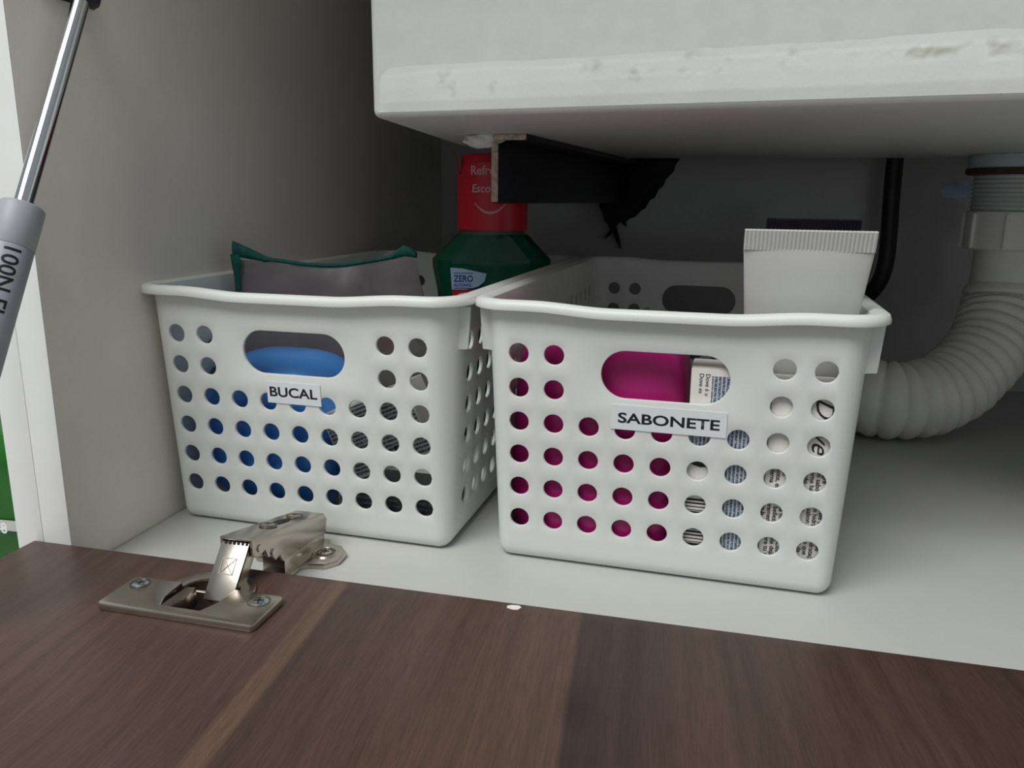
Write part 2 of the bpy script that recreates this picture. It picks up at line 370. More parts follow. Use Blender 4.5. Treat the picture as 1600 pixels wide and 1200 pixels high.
for i in range(nu+1):
    s = 0.0034+LB*i/nu; rowv = []
    top = 0.0206+0.0010*nz(s, 0, 0, 14)+0.0004*nz(s, 3, 0, 90)+0.010*s
    line2 = 0.0185+0.004*s+0.0012*nz(s, 6, 0, 40)
    for j in range(nv+1):
        t = j/nv; zl = 0.0022+t*top; z = 0.2090+zl
        edge = min(1, (1-t)*1.9)*min(1, t*5)*min(1, i/8)*min(1, (nu-i)/8)
        m = 0.0
        for a_, b_, c_, d_ in SC:
            m += math.exp(-((s-a_)/c_)**2-((zl-b_)/d_)**2)
        m = min(1, m)*max(0.0, min(1, 0.5+1.6*nz(s, zl, 2, 210)))
        hgt = 0.00030+0.00010*nz(s, z, 0, 60)+(0.00022 if zl < line2 else 0.0)
        hgt += m*0.0007*nz(s, zl, 9, 520)
        hgt += max(0.0, nz(s, 0, 7, 70)-0.25)*0.0005*(1 if t < 0.5 else 0.3)
        d = edge*max(0.0, hgt)-0.00012*(1-edge)
        rowv.append(bm.verts.new(F0+fd*s+fn*(d+0.00005)+Vector((0, 0, z)))); scuff.append(m)
    grid.append(rowv)
for i in range(nu):
    for j in range(nv): bm.faces.new((grid[i][j], grid[i+1][j], grid[i+1][j+1], grid[i][j+1]))
pb = tag(obj('plaster_band', bm, 'plaster', sink, world=True, ang=60, recalc=False), 'rough patched plaster band')
at_ = pb.data.attributes.new('scuff', 'FLOAT', 'POINT')
for k, v in enumerate(scuff): at_.data[k].value = v

# ------------------------------------------------------------------ steel T bracket under the sink
br = thing('sink_bracket', 'black steel T-shaped bracket under the sink', 'bracket', (0.176, 0.28, 0.17))
A = Vector((0.1573, 0.100, 0)); Bq = Vector((0.1965, YB-0.0005, 0)); ad = (Bq-A).normalized(); an = Vector((ad.y, -ad.x, 0)); Lb = (Bq-A).length
rotb = Matrix((( an.x, ad.x, 0, A.x), (an.y, ad.y, 0, A.y), (0, 0, 1, 0), (0, 0, 0, 1)))
def brk(name, b, m, lab=None, **k):
    b.transform(rotb); return tag(obj(name, b, m, br, world=True, **k), lab)
brk('flange', box(-0.019, 0.019, 0, Lb, 0.2057, 0.2089, bev=0.0005), 'steel_black')
brk('web', box(-0.0016, 0.0016, 0.0002, Lb, 0.1703, 0.2056, bev=0.0004), 'steel_black')
brk('cut_end', box(-0.0021, 0.0019, -0.0010, 0.0001, 0.1712, 0.2056, bev=0.0003), 'raw_edge', 'bare cream coloured cut end')
brk('flange_end', box(-0.0188, 0.0188, -0.0010, -0.0001, 0.2056, 0.2088, bev=0.0003), 'raw_edge', 'bare cut end of the flange')
bm = bmesh.new(); bmesh.ops.create_icosphere(bm, subdivisions=4, radius=1)
for v in bm.verts:
    n = v.co.copy(); k = 1+0.30*nz(n.x, n.y, n.z, 2.2)+0.14*nz(n.x, n.y, n.z, 7)
    v.co = Vector((-0.0085+n.x*k*0.0115, 0.0030+n.y*k*0.0065, 0.2062+n.z*k*0.0046)); v.co.z = min(v.co.z, 0.20895)
brk('mortar_smear', bm, 'mortar', 'white mortar smeared on the bracket end', ang=70)
pts = [(0.1702, 0.1807), (0.1926, 0.2123), (0.2083, 0.2141), (0.2269, 0.214), (0.2467, 0.2128), (0.2427, 0.2068), (0.2412, 0.2007), (0.2342, 0.1934), (0.2321, 0.1873), (0.2273, 0.183), (0.2245, 0.1762), (0.219, 0.1724), (0.2156, 0.1655), (0.2107, 0.1623), (0.2046, 0.156), (0.2008, 0.1553), (0.1965, 0.1514), (0.1973, 0.147), (0.194, 0.1495), (0.1907, 0.152), (0.187, 0.1468), (0.1899, 0.138), (0.1931, 0.1246), (0.1883, 0.1316), (0.184, 0.1417), (0.1821, 0.1391), (0.1765, 0.1339), (0.1782, 0.139), (0.1813, 0.1429), (0.1791, 0.1492), (0.1751, 0.1524), (0.1736, 0.1593), (0.1694, 0.1668)]        # x, z on the back wall
bm = bmesh.new(); vs = []
for a, b in pts: vs.append(bm.verts.new((a, 0.4600, b)))
f = bm.faces.new(vs); r = bmesh.ops.extrude_face_region(bm, geom=[f])
for v in r['geom']:
    if isinstance(v, bmesh.types.BMVert): v.co.y = 0.4662
bmesh.ops.triangulate(bm, faces=[q for q in bm.faces if len(q.verts) > 4])
tag(obj('ragged_wall_patch', bm, 'mastic', br, world=True), 'ragged black patch where the bracket meets the wall')

# ------------------------------------------------------------------ perforated baskets
HR = 0.00468; PU = 0.0165; PV = 0.01639; Z6 = 0.02253; LEAN = 0.06305
FF = 0.0712; VS0, VS1, LBK = 0.0080, 0.2700, 0.2780
def basket_mesh():
    sub = 6
    hb = [-FF]+[(k+0.5)*PU for k in range(-4, 4)]+[FF]
    sb = [VS0]+[0.139+(k+0.5)*PU for k in range(-7, 7)]+[VS1]
    def fine(bl): 
        o = []
        for a, b in zip(bl, bl[1:]): o += [a+(b-a)*i/sub for i in range(sub)]
        return o+[bl[-1]]
    fu, fv = fine(hb), fine(sb)
    per = []
    per += [('f', u) for u in fu[:-1]]; nF = len(fu)-1
    cs = 7
    i_fr = len(per); per += [('fr', i/cs) for i in range(cs)]
    i_r = len(per); per += [('r', v) for v in fv[:-1]]; nS = len(fv)-1
    i_br = len(per); per += [('br', i/cs) for i in range(cs)]
    i_b = len(per); per += [('b', u) for u in reversed(fu[1:])]
    i_bl = len(per); per += [('bl', i/cs) for i in range(cs)]
    i_l = len(per); per += [('l', v) for v in reversed(fv[1:])]
    i_fl = len(per); per += [('fl', i/cs) for i in range(cs)]
    NP = len(per)
    z0 = Z6-PV/2
    lev = [(0.0066*(1-math.cos(PI/2*k/5)), 0.0066*(1-math.sin(PI/2*k/5))) for k in range(6)]+[(0.0100, 0.0)]
    jg = len(lev)
    lev += [(z0+PV*k/sub, 0.0) for k in range(6*sub+1)]
    jt = len(lev)-1
    lev += [(0.1180, 0.0), (0.1250, 0.0), (0.1268, -0.0003), (0.1273, -0.0008), (0.1274, -0.0016), (0.1273, -0.0026), (0.1269, -0.0031), (0.1262, -0.0033), (0.1246, -0.0034)]
    def dip(u, z):
        if z < 0.113: return z
        t = min(1, (z-0.113)/0.01); a = abs(u)
        q = max(0, min(1, (0.060-a)/0.036)); q = q*q*(3-2*q)
        return z-0.0020*q*t
    def P(kind, c, z, ins):
        W = 0.0780+0.043*z-(ins if ins > 0 else ins*1.5); fy = -LEAN*z+ins; by = LBK+LEAN*z-ins
        if kind == 'f': return Vector((c, fy, dip(c, z)))
        if kind == 'b': return Vector((c, by, dip(c, z)))
        if kind == 'r': return Vector((W, c, z))
        if kind == 'l': return Vector((-W, c, z))
        t = c*PI/2
        if kind == 'fr': return Vector((FF+(W-FF)*math.sin(t), VS0-(VS0-fy)*math.cos(t), z))
        if kind == 'br': return Vector((FF+(W-FF)*math.cos(t), VS1+(by-VS1)*math.sin(t), z))
        if kind == 'bl': return Vector((-FF-(W-FF)*math.sin(t), VS1+(by-VS1)*math.cos(t), z))
        if kind == 'fl': return Vector((-FF-(W-FF)*math.cos(t), VS0-(VS0-fy)*math.sin(t), z))
    bm = bmesh.new(); V = {}
    def g(i, j):
        i %= NP
        if (i, j) not in V:
            k, c = per[i]; z, ins = lev[j]; V[i, j] = bm.verts.new(P(k, c, z, ins))
        return V[i, j]
    def quad(i, j): bm.faces.new((g(i, j), g(i+1, j), g(i+1, j+1), g(i, j+1)))
    J = len(lev)-1
    for j in range(J):
        for i in range(NP):
            if jg <= j < jt and per[i][0] in 'frbl' and len(per[i][0]) == 1: continue
            quad(i, j)
    bm.faces.new([g(i, 0) for i in reversed(range(NP))])
    def hole(i0, i1, j0, j1, kind, cc, cz, fn):
        ring = [(i, j0) for i in range(i0, i1)]+[(i1, j) for j in range(j0, j1)]+[(i, j1) for i in range(i1, i0, -1)]+[(i0, j) for j in range(j1, j0, -1)]
        inner = []
        sg = -1 if kind in 'bl' else 1
        for (i, j) in ring:
            v = g(i, j).co
            c = v.x if kind in 'fb' else v.y
            z = lev[j][0]
            du, dz = c-cc, z-cz
            e = fn(du, dz)
            inner.append(bm.verts.new(P(kind, cc+du*e, cz+dz*e, 0.0)))
        n = len(ring)
        for k in range(n):
            a, b = g(*ring[k]), g(*ring[(k+1) % n]); bm.faces.new((a, b, inner[(k+1) % n], inner[k]))
    def solid(i0, i1, j0, j1):
        ring = [(i, j0) for i in range(i0, i1)]+[(i1, j) for j in range(j0, j1)]+[(i, j1) for i in range(i1, i0, -1)]+[(i0, j) for j in range(j1, j0, -1)]
        bm.faces.new([g(*r) for r in ring])
    circ = lambda du, dz: HR/math.hypot(du, dz)
    hs, hr = 0.0169, 0.0110
    def stad(du, dz):
        lo_, hi_ = 0.0, 1.0
        for _ in range(40):
            m = (lo_+hi_)/2; x, y = abs(du*m), abs(dz*m)
            d = math.hypot(max(0, x-hs), y)-hr
            if d < 0: lo_ = m
            else: hi_ = m
        return lo_
    for kind, ib in (('f', 0), ('b', i_b)):
        for c in range(9):
            ce = (c-4)*PU*(1 if kind == 'f' else -1)
            for r in range(6):                       # r = 0 at the bottom
                if r >= 4 and 2 <= c <= 6: continue
                hole(ib+c*sub, ib+(c+1)*sub, jg+r*sub, jg+(r+1)*sub, kind, ce, Z6+r*PV, circ)
        hole(ib+2*sub, ib+7*sub, jg+4*sub, jg+6*sub, kind, 0.0, 0.0975, stad)
    for kind, ib in (('r', i_r), ('l', i_l)):
        for c in range(15):
            ce = 0.139+(c-7)*PU*(1 if kind == 'r' else -1)
            for r in range(6):
                hole(ib+c*sub, ib+(c+1)*sub, jg+r*sub, jg+(r+1)*sub, kind, ce, Z6+r*PV, circ)
    return evaluated(bm, [('SOLIDIFY', dict(thickness=0.0019, offset=-1.0, use_even_offset=True)),
                          ('BEVEL', dict(width=0.00042, segments=2, limit_method='ANGLE', angle_limit=math.radians(55)))], 'basket_body', 40)
BMESH = basket_mesh()
BK = {'mouth': ((0.08493, -0.00595), -0.0289), 'soap': ((0.26513, -0.00821), -0.03334)}
def frame(key):
    (x, y), a = BK[key]; return Matrix.Translation((x, y, 0)) @ Matrix.Rotation(a, 4, 'Z')
def in_basket(name, label, cat, key, u=0, v=0, z=0, rz=0, group=None):
    p = frame(key) @ Vector((u, v, z))
    return thing(name, label, cat, p, BK[key][1]+rz, group)
def make_basket(key, label, word, lu0, lu1, lz0, lz1, tu0, tu1, tz0, tz1, tilt):
    (x, y), a = BK[key]
    t = thing('basket', label, 'basket', (x, y, 0), a, 'perforated white baskets')
    obj('perforated_body', BMESH, 'plastic', t)
    for sx in (-1, 1):
        for v, d in ((0.0060, 1), (0.2720, -1)):
            bm = bmesh.new(); pr = []
            W = lambda z: 0.0780+0.043*z
            outline = [(W(0.1235)-0.0035, 0.1235), (W(0.1235)+0.0050, 0.1235), (W(0.1235)+0.0036, 0.1032), (W(0.1035)-0.0035, 0.1025)]
            q = [[bm.verts.new((sx*a_, v+dv, z_)) for a_, z_ in outline] for dv in (-0.0011, 0.0011)]
            bm.faces.new(q[0]); bm.faces.new(list(reversed(q[1])))
            for i in range(4): bm.faces.new((q[0][i], q[0][(i+1) % 4], q[1][(i+1) % 4], q[1][i]))
            bmesh.ops.recalc_face_normals(bm, faces=bm.faces)
            bmesh.ops.bevel(bm, geom=bm.edges[:], offset=0.0003, segments=2, profile=0.5, affect='EDGES')
            obj('corner_rib', bm, 'plastic', t)
    lab = obj('paper_label', box(lu0, lu1, -0.00012, 0.00012, 0, lz1-lz0), 'paper', t)
    lab.location = (0, -LEAN*lz0-0.00035, lz0); lab.rotation_euler = (math.atan(LEAN), tilt, 0)
    tag(lab, 'white paper label reading '+word)
    me = fit_text(text_mesh(word, 0.006, bold=0.00013, res=5), tu0, tu1, tz0-lz0, tz1-lz0); me.transform(XZ)
    me.transform(Matrix.Translation((0, -0.0002, 0)))
    o = obj('lettering', me, 'ink', lab)
    return t
make_basket('mouth', 'white perforated plastic basket labelled BUCAL next to the left panel', 'BUCAL', -0.0161, 0.0137, 0.0716, 0.0828, -0.0146, 0.0118, 0.0750, 0.0802, 0.0)
make_basket('soap', 'white perforated plastic basket labelled SABONETE in the middle of the cabinet', 'SABONETE', -0.0228, 0.0277, 0.0722, 0.0838, -0.0196, 0.0248, 0.0754, 0.0803, 0.0)

# ------------------------------------------------------------------ things in the BUCAL basket
def superell(a, b, c, e1=0.55, e2=0.6, n=40, m=24, taper=0.0, shape=None):
    sp = lambda t, e: math.copysign(abs(t)**e, t)
    rings = []
    for j in range(1, m):
        ph = -PI/2+PI*j/m; cz = sp(math.sin(ph), e1); cr = sp(math.cos(ph), e1)
        k = 1-taper*cz
        rings.append([(a*k*cr*sp(math.cos(2*PI*i/n), e2), b*k*cr*sp(math.sin(2*PI*i/n), e2), c+c*cz) for i in range(n)])
    return loft(rings)
t = in_basket('blue_case', 'glossy blue rounded plastic case inside the BUCAL basket', 'case', 'mouth', -0.0310, 0.0375, 0.0022)
obj('shell', superell(0.0425, 0.0325, 0.0440, 0.66, 0.58, taper=0.02), 'blue', t, ang=80)
seam = superell(0.0429, 0.0328, 0.0010, 0.2, 0.58); seam.transform(Matrix.Translation((0, 0, 0.046)))
obj('lid_seam', seam, 'blue', t, ang=80)

def carton(name, label, key, u0, u1, v0, v1, z0, z1, m, printm=None, tiltx=0.0, tilty=0.0, group=None, cat='box', flaps=True):
    cu, cv = (u0+u1)/2, (v0+v1)/2
    t = in_basket(name, label, cat, key, cu, cv, z0, group=group)
    t.rotation_euler = (tiltx, tilty, t.rotation_euler[2])
    a, b, h = (u1-u0)/2, (v1-v0)/2, z1-z0
    obj('carton_body', box(-a, a, -b, b, 0, h, bev=0.0006), m, t)
    if flaps:
        obj('top_flap', box(-a+0.0006, a-0.0006, -b+0.0004, b-0.002, h, h+0.0005), m, t)
    if printm:
        obj('printed_panel', box(-a+0.0012, a-0.0012, -b-0.00012, -b, 0.0015, h-0.0015), printm, t)
    return t
carton('printed_box', 'dark printed carton lying at the bottom of the BUCAL basket', 'mouth', 0.014, 0.074, 0.008, 0.040, 0.0022, 0.0255, 'grey_box', 'print_dark')
c1 = carton('toothpaste_box', 'grey printed toothpaste carton leaning inside the BUCAL basket', 'mouth', 0.0185, 0.0705, 0.008, 0.030, 0.0260, 0.0640, 'carton', 'print_tooth', flaps=False)
c1.rotation_euler[1] = -0.42
c1.location.z = 0.0385
fl = text_mesh('F', 0.007, bold=0.0002); fl.transform(XZ); fl.transform(Matrix.Translation((0.006, -0.0113, 0.0035))); obj('lettering', fl, 'ink', c1)

# mouthwash bottle
bo = thing('mouthwash_bottle', 'green mouthwash bottle with red cap standing in the BUCAL basket', 'bottle', (0.1262, 0.208, 0.0022), 0.24)
prof = [(0.0345, 0.024, 0.0), (0.0365, 0.0262, 0.003), (0.0372, 0.027, 0.02), (0.0372, 0.027, 0.080), (0.0390, 0.027, 0.106), (0.0422, 0.0272, 0.1225), (0.0425, 0.0272, 0.1285), (0.0255, 0.0240, 0.1462)]
rings = [rrect(a, b, min(a, b)*0.55, z, n=2) for a, b, z in prof]
obj('bottle_body', loft(rings), 'green_pet', bo, ang=14)
obj('neck_ring', lathe([(0.0238, 0.1455), (0.0238, 0.1505)], 40), 'neck', bo)
# cap with vertical knurl hidden under the film, and a torn film band
cap = obj('cap', lathe([(0.0220, 0.1500), (0.0226, 0.1506), (0.0222, 0.1978), (0.0212, 0.2006), (0.0200, 0.2012)], 48), 'red', bo)
bm = bmesh.new(); n = 72; rows = 10; gr = []
n = 144
for i in range(n+1):
    th = 2*PI*i/n
    dth = (th-PI*1.02+PI) % (2*PI)-PI
    top = 0.1945+0.0008*math.sin(3*th)-0.006*math.exp(-((abs(dth)-0.42)/0.16)**2)
    sp_ = max(0, 1-abs(dth)/0.34); top += 0.0125*sp_**0.6
    top = min(top, 0.2062)
    gr.append([bm.verts.new((0.02545*math.cos(th), 0.02545*math.sin(th), 0.1492+(top-0.1492)*j/rows)) for j in range(rows+1)])
for i in range(n):
    for j in range(rows): bm.faces.new((gr[i][j], gr[i+1][j], gr[i+1][j+1], gr[i][j+1]))
film = obj('torn_shrink_film', bm, 'redfilm', bo, recalc=False, ang=60); tag(film, 'torn red shrink film round the cap')
def dice(me, L):
    b = bmesh.new(); b.from_mesh(me); bmesh.ops.triangulate(b, faces=b.faces)
    for _ in range(6):
        ed = [e for e in b.edges if e.calc_length() > L]
        if not ed: break
        bmesh.ops.subdivide_edges(b, edges=ed, cuts=1); bmesh.ops.triangulate(b, faces=b.faces)
    b.to_mesh(me); b.free(); return me
def wrap(me, R, th0, z0):
    dice(me, 0.0012)
    for v in me.vertices:
        th = th0+v.co.x/R; v.co = Vector((R*math.cos(th), R*math.sin(th), z0+v.co.y))
    return me
RC = 0.02565
me = wrap(text_mesh('Refre', 0.0085, sx=0.95, bold=0.00012, res=4), RC, -PI/2-0.60, 0.1852); obj('lettering', me, 'pink_ink', cap)
me = wrap(text_mesh('Escov', 0.0078, sx=0.95, bold=0.0001, shear=0.15, res=4), RC, -PI/2-0.57, 0.1735); obj('lettering', me, 'pink_ink', cap)
bm = bmesh.new()
pth = []
for i in range(25):
    q = -1+2*i/24; th = -PI/2-0.03+q*0.43; pth.append((RC*math.cos(th), RC*math.sin(th), 0.1612+0.0065*q*q))
obj('smile_mark', sweep(pth, [0.0003+0.0006*math.sin(PI*min(1, max(0, i/24))) for i in range(25)], 8), 'pink_ink', cap)
# labels on the flat front
yb = -0.0272
lab = obj('body_label', box(-0.027, 0.027, yb-0.0006, yb+0.0004, 0.080, 0.1082), 'label_red', bo); tag(lab, 'red label with white lettering')
me = fit_text(text_mesh('Colgate', 0.012, bold=0.0002), -0.025, 0.025, 0.0940, 0.1062); me.transform(XZ); me.transform(Matrix.Translation((0, yb-0.0007, 0))); obj('lettering', me, 'white_ink', lab)
pts = [(-0.0275, 0.1083), (-0.0285, 0.1235), (-0.0200, 0.1230), (-0.003, 0.1195), (-0.0045, 0.114), (-0.009, 0.1105), (-0.014, 0.1090), (-0.018, 0.1083)]
bm = prism(pts, 0, 0.0004); bm.transform(XZ); bm.transform(Matrix.Translation((0, yb-0.0003, 0)))
lz = obj('zero_alcohol_label', bm, 'label_blue', bo); tag(lz, 'pale blue label reading ZERO ALCOHOL')
for wd, x0, x1, z0, z1 in (('ZERO', -0.0262, -0.0125, 0.1136, 0.1184), ('ALCOHOL', -0.0262, -0.0135, 0.1104, 0.1125)):
    me = fit_text(text_mesh(wd, 0.006, bold=0.00015), x0, x1, z0, z1); me.transform(XZ); me.transform(Matrix.Translation((0, yb-0.00085, 0))); obj('lettering', me, 'text_blue', lz)
for z in (0.1195, 0.1090):
    obj('rule', box(-0.0262, -0.0125, yb-0.00085, yb-0.0006, z, z+0.0005), 'text_blue', lz)

# zipped vinyl pouch
po = in_basket('zip_pouch', 'smoky see-through pouch with teal zip in the BUCAL basket', 'pouch', 'mouth', -0.018, 0.070, 0.0)
def pouch_pt(s, t, side):
    x = -0.0540+0.096*s; y = -0.015+0.040*s
    top = 0.1375-0.0045*math.sin(PI*min(1, s*1.05))+0.0008*math.sin(9*s)
    z = 0.052+(top-0.052)*t
    b = 0.010*(math.sin(PI*min(1, max(0, s)))**0.6)*(math.sin(PI*(0.12+0.86*t))**0.8)
    x += 0.030*(1-t)*max(0, s-0.35)
    return Vector((x, y+side*max(0.0006, b)+0.0015*nz(x, z, side, 60), z))
bm = bmesh.new(); ns, nt_ = 40, 20
gg = {}
for side in (-1, 1):
    for i in range(ns+1):
        for j in range(nt_+1): gg[side, i, j] = bm.verts.new(pouch_pt(i/ns, j/nt_, side))
    for i in range(ns):
        for j in range(nt_):
            q = (gg[side, i, j], gg[side, i+1, j], gg[side, i+1, j+1], gg[side, i, j+1]); bm.faces.new(q if side < 0 else tuple(reversed(q)))
obj('vinyl_bag', bm, 'vinyl', po, recalc=False, ang=80)
zp = [pouch_pt(i/30, 1.0, 0)+Vector((0, 0.001, 0.0016+0.0045*max(0, 1-i/5)+0.003*math.exp(-((i-28)/1.6)**2))) for i in range(31)]
rings = []
for i, p in enumerate(zp):
    hh = 0.0012+0.0034*max(0, 1-i/6)+0.0022*math.exp(-((i-28)/1.8)**2)
    rings.append([p+Vector((0, 0.0016*math.cos(q), hh*math.sin(q))) for q in [2*PI*k/10 for k in range(10)]])
obj('zip_tape', loft(rings), 'teal', po, ang=60)
# frayed tape end running down the left seam
pe = [pouch_pt(0, t_, 0)+Vector((0.0030+0.0012*nz(t_*9, 1, 1, 3), -0.002, 0.003)) for t_ in [1.0-0.05*k for k in range(9)]]
rings = []
for k, p in enumerate(pe):
    rr = (0.0030 if k < 3 else 0.0017)*(1+0.35*nz(k*1.3, 0, 0, 1.7))
    rings.append([p+Vector((rr*math.cos(q)*(1+0.2*nz(k, q, 0, 3)), 0.6*rr*math.sin(q), 0.0006*nz(q, k, 1, 2))) for q in [2*PI*j/9 for j in range(9)]])
obj('frayed_tape_end', loft(rings), 'teal', po, ang=50)
pi_ = superell(0.018, 0.0030, 0.018, 0.7, 0.8); pi_.transform(Matrix.Rotation(0.39, 4, 'Z')); pi_.transform(Matrix.Translation((0.014, 0.0150, 0.080)))
obj('red_content', pi_, 'red_dark', po, ang=80)

# ------------------------------------------------------------------ things in the SABONETE basket
t = in_basket('magenta_bottle', 'magenta plastic bottle standing in the SABONETE basket', 'bottle', 'soap', -0.0318, 0.0328, 0.0022)
bm = superell(0.0425, 0.0298, 0.0570, 0.40, 0.42, n=56, m=36, taper=0.05)
obj('bottle_shell', bm, 'magenta', t, ang=80)
def soap_text(t, lines, x, ztop, size, m='ink', shear=0.0, bold=0.0, line=1.0, y=0.0, rz=0.0, ay='TOP'):
    """lettering turned a quarter so that it reads downwards"""
    me = text_mesh('\n'.join(lines), size, bold=bold, shear=shear, ay=ay, line=line, res=3)
    me.transform(Matrix.Rotation(-PI/2+rz, 4, 'Z')); me.transform(XZ); me.transform(Matrix.Translation((x, y, ztop)))
    return obj('lettering', me, m, t)
TL = LEAN
ca = carton('soap_box', 'white soap carton with barcode beside the magenta bottle', 'soap', 0.0112, 0.0452, 0.0028, 0.0198, 0.0024, 0.1030, 'carton', None, tiltx=TL, group='soap cartons')
a = 0.0170; fr = -0.0085
pn = obj('printed_panel', box(-0.0010, a-0.0008, fr-0.00012, fr, 0.003, 0.0780), 'print_soap', ca)
pn2 = obj('printed_panel', box(-a+0.0008, -0.0020, fr-0.00012, fr, 0.0600, 0.0775), 'print_soap', ca)
for k, z in enumerate([0.0110+0.0016*i for i in range(18)]):
    hgt = (0.0004, 0.0011, 0.0007, 0.0003, 0.0010)[(k*7) % 5]
    obj('barcode_bar', box(-a+0.0006, -0.0030, fr-0.00015, fr, z, z+hgt), 'ink', ca)
bird = prism([(-0.0035, 0.0), (-0.001, 0.0015), (0.0005, 0.003), (0.0012, 0.0012), (0.0035, 0.0018), (0.0022, 0.0002), (0.0038, -0.0008), (0.0008, -0.0012), (-0.0008, -0.0008)], 0, 0.0002)
bird.transform(XZ); bird.transform(Matrix.Translation((-0.0115, fr, 0.0560))); obj('bird_mark', bird, 'ink', ca)
soap_text(ca, ['Dove é u', 'Dove es'], -0.0085, 0.0985, 0.0027, y=fr-0.0002)
obj('printed_panel', box(-0.0080, 0.0150, fr-0.00012, fr, 0.0800, 0.0975), 'print_soap', ca)
cb = carton('soap_box', 'white soap carton with large script lettering beneath the white tube', 'soap', 0.0454, 0.0744, 0.0028, 0.0188, 0.0024, 0.0985, 'carton', None, tiltx=TL, group='soap cartons')
fr = -0.0080
soap_text(cb, ['Dove'], 0.0036, 0.0915, 0.0112, shear=0.45, y=fr-0.0002, ay='BOTTOM_BASELINE')
for zt, w9, w8 in ((0.0590, ['segre', 'um sabo', 'cerne hidra', 'vando'], ['con', 'dente, es', 'y ferna']),
                   (0.0425, ['a pele b', 'um hidra', 'e sabon', 'vita'], ['octa m', 'le belleza', 'seremen', 'ente b']),
                   (0.0260, ['bove', 'hidrataç', 'do que', 'ves da'], ['ve Cos', 'pele deja', 'libre tu y'])):
    soap_text(cb, w9, 0.0118, zt, 0.0030, y=fr-0.0002, line=0.85, bold=0.00004)
    soap_text(cb, w8, -0.0048, zt, 0.0030, y=fr-0.0002, line=0.85, bold=0.00004)

def squeeze_tube(name, label, key, u, vtop, ztop, lean, half, m, capm, neck, zcap=0.018, ribs=True):
    t = in_basket(name, label, 'tube', key, u, 0, 0)
    ln = (ztop-0.003)/math.cos(lean)
    base_v = vtop+math.tan(lean)*(ztop-0.003)
    holder = Matrix.Translation((0, base_v, 0.003+neck*math.sin(lean))) @ Matrix.Rotation(lean, 4, 'X')
    body = []
    n = 40
    L0, L1 = zcap, ln-neck*math.sin(lean)-0.0002
    for k in range(25):
        s = k/24; z = L0+(L1-0.008-L0)*s
        wx = neck*1.05+(half-neck*1.05)*(s**0.85); wy = neck*1.05*(1-s)**0.75+0.0008*s+0.0002
        body.append([(wx*math.cos(2*PI*i/n), wy*math.sin(2*PI*i/n), z) for i in range(n)])
    b1 = loft(body); b1.transform(holder); obj('tube_body', b1, m, t, ang=60)
    if ribs:
        cr = bmesh.new(); nr = 64; vs = []
        for side in (-1, 1):
            rr = []
            for i in range(nr+1):
                x = -half+2*half*i/nr; y = side*(0.0008+(0.00035 if i % 2 else 0.0))
                rr.append((cr.verts.new((x, y, L1-0.0085)), cr.verts.new((x, y, L1))))
            for i in range(nr):
                q = (rr[i][0], rr[i+1][0], rr[i+1][1], rr[i][1]); cr.faces.new(q if side < 0 else tuple(reversed(q)))
            vs.append(rr)
        for i in range(nr):
            cr.faces.new((vs[0][i][1], vs[0][i+1][1], vs[1][i+1][1], vs[1][i][1]))
        for i in (0, nr): cr.faces.new((vs[0][i][0], vs[0][i][1], vs[1][i][1], vs[1][i][0]))
        cr.transform(holder); obj('crimped_end', cr, m, t, ang=20)
    c = lathe([(neck, 0.0), (neck, zcap-0.001), (neck*0.96, zcap)], 40); c.transform(holder); obj('cap', c, capm, t)
    return t
squeeze_tube('cream_tube', 'white squeeze tube standing crimped end up in the SABONETE basket', 'soap', 0.0550, 0.0003, 0.1615, 0.322, 0.0258, 'tube', 'tube_cream', 0.0135)
squeeze_tube('navy_tube', 'dark navy squeeze tube behind the white tube', 'soap', 0.0585, 0.0315, 0.1655, 0.322, 0.0200, 'navy', 'navy', 0.0125)

bm = bmesh.new(); bmesh.ops.create_icosphere(bm, subdivisions=5, radius=1)
for v in bm.verts:
    n = v.co.copy(); k = 1+0.22*nz(n.x, n.y, n.z, 1.6)+0.10*abs(nz(n.x, n.y, n.z, 5))
    v.co = Vector((n.x*k*0.030, n.y*k*0.026, max(0.0, 0.043+n.z*k*0.045)))
o = in_basket('clear_bag', 'crumpled clear plastic bag at the back of the SABONETE basket', 'bag', 'soap', -0.042, 0.225, 0.0022)
obj('bag_film', bm, 'clear', o, ang=12)
tw = sweep(bez([(0.0, 0, 0.082), (0.004, 0.002, 0.090), (0.010, 0.0, 0.094)], 6), 0.0022, 8)
obj('twisted_end', tw, 'clear', o)

# ------------------------------------------------------------------ hinge
hg = thing('cabinet_hinge', 'nickel cabinet hinge joining the walnut door to the cabinet floor', 'hinge', (HX, HY, ZD))
def hp(name, b, m, lab=None, **k): return tag(obj(name, b, m, hg, world=True, **k), lab)
pz = ZD+0.00005
U = [(0.0562, -0.1215), (0.1225, -0.1215), (0.1238, -0.1200), (0.1238, -0.0995), (0.1222, -0.0975), (0.1012, -0.0975), (0.1005, -0.1090), (0.0975, -0.1160), (0.0800, -0.1160), (0.0772, -0.1090), (0.0768, -0.0975), (0.0560, -0.0975), (0.0545, -0.0990), (0.0548, -0.1200)]
pl = hp('cup_plate', prism(U, pz, pz+0.0030, bev=0.0006), 'nickel')
arc = [(HX+0.0188*math.cos(PI*i/24), -0.0976+0.0165*math.sin(PI*i/24)) for i in range(25)]
arci = [(HX+0.0125*math.cos(PI*i/24), -0.0976+0.0105*math.sin(PI*i/24)) for i in reversed(range(25))]
hp('cup_rim', prism(arc+arci, pz, pz+0.0012, bev=0.0003), 'nickel')
cup = lathe([(0.0168, ZD), (0.0166, ZD-0.0100), (0.0158, ZD-0.0100), (0.0158, ZD)], 40, HX, HY, cap0=False, cap1=False)
add = lathe([(0.0166, ZD-0.0102), (0.0166, ZD-0.0095)], 40, HX, HY)
merge(cup, add)
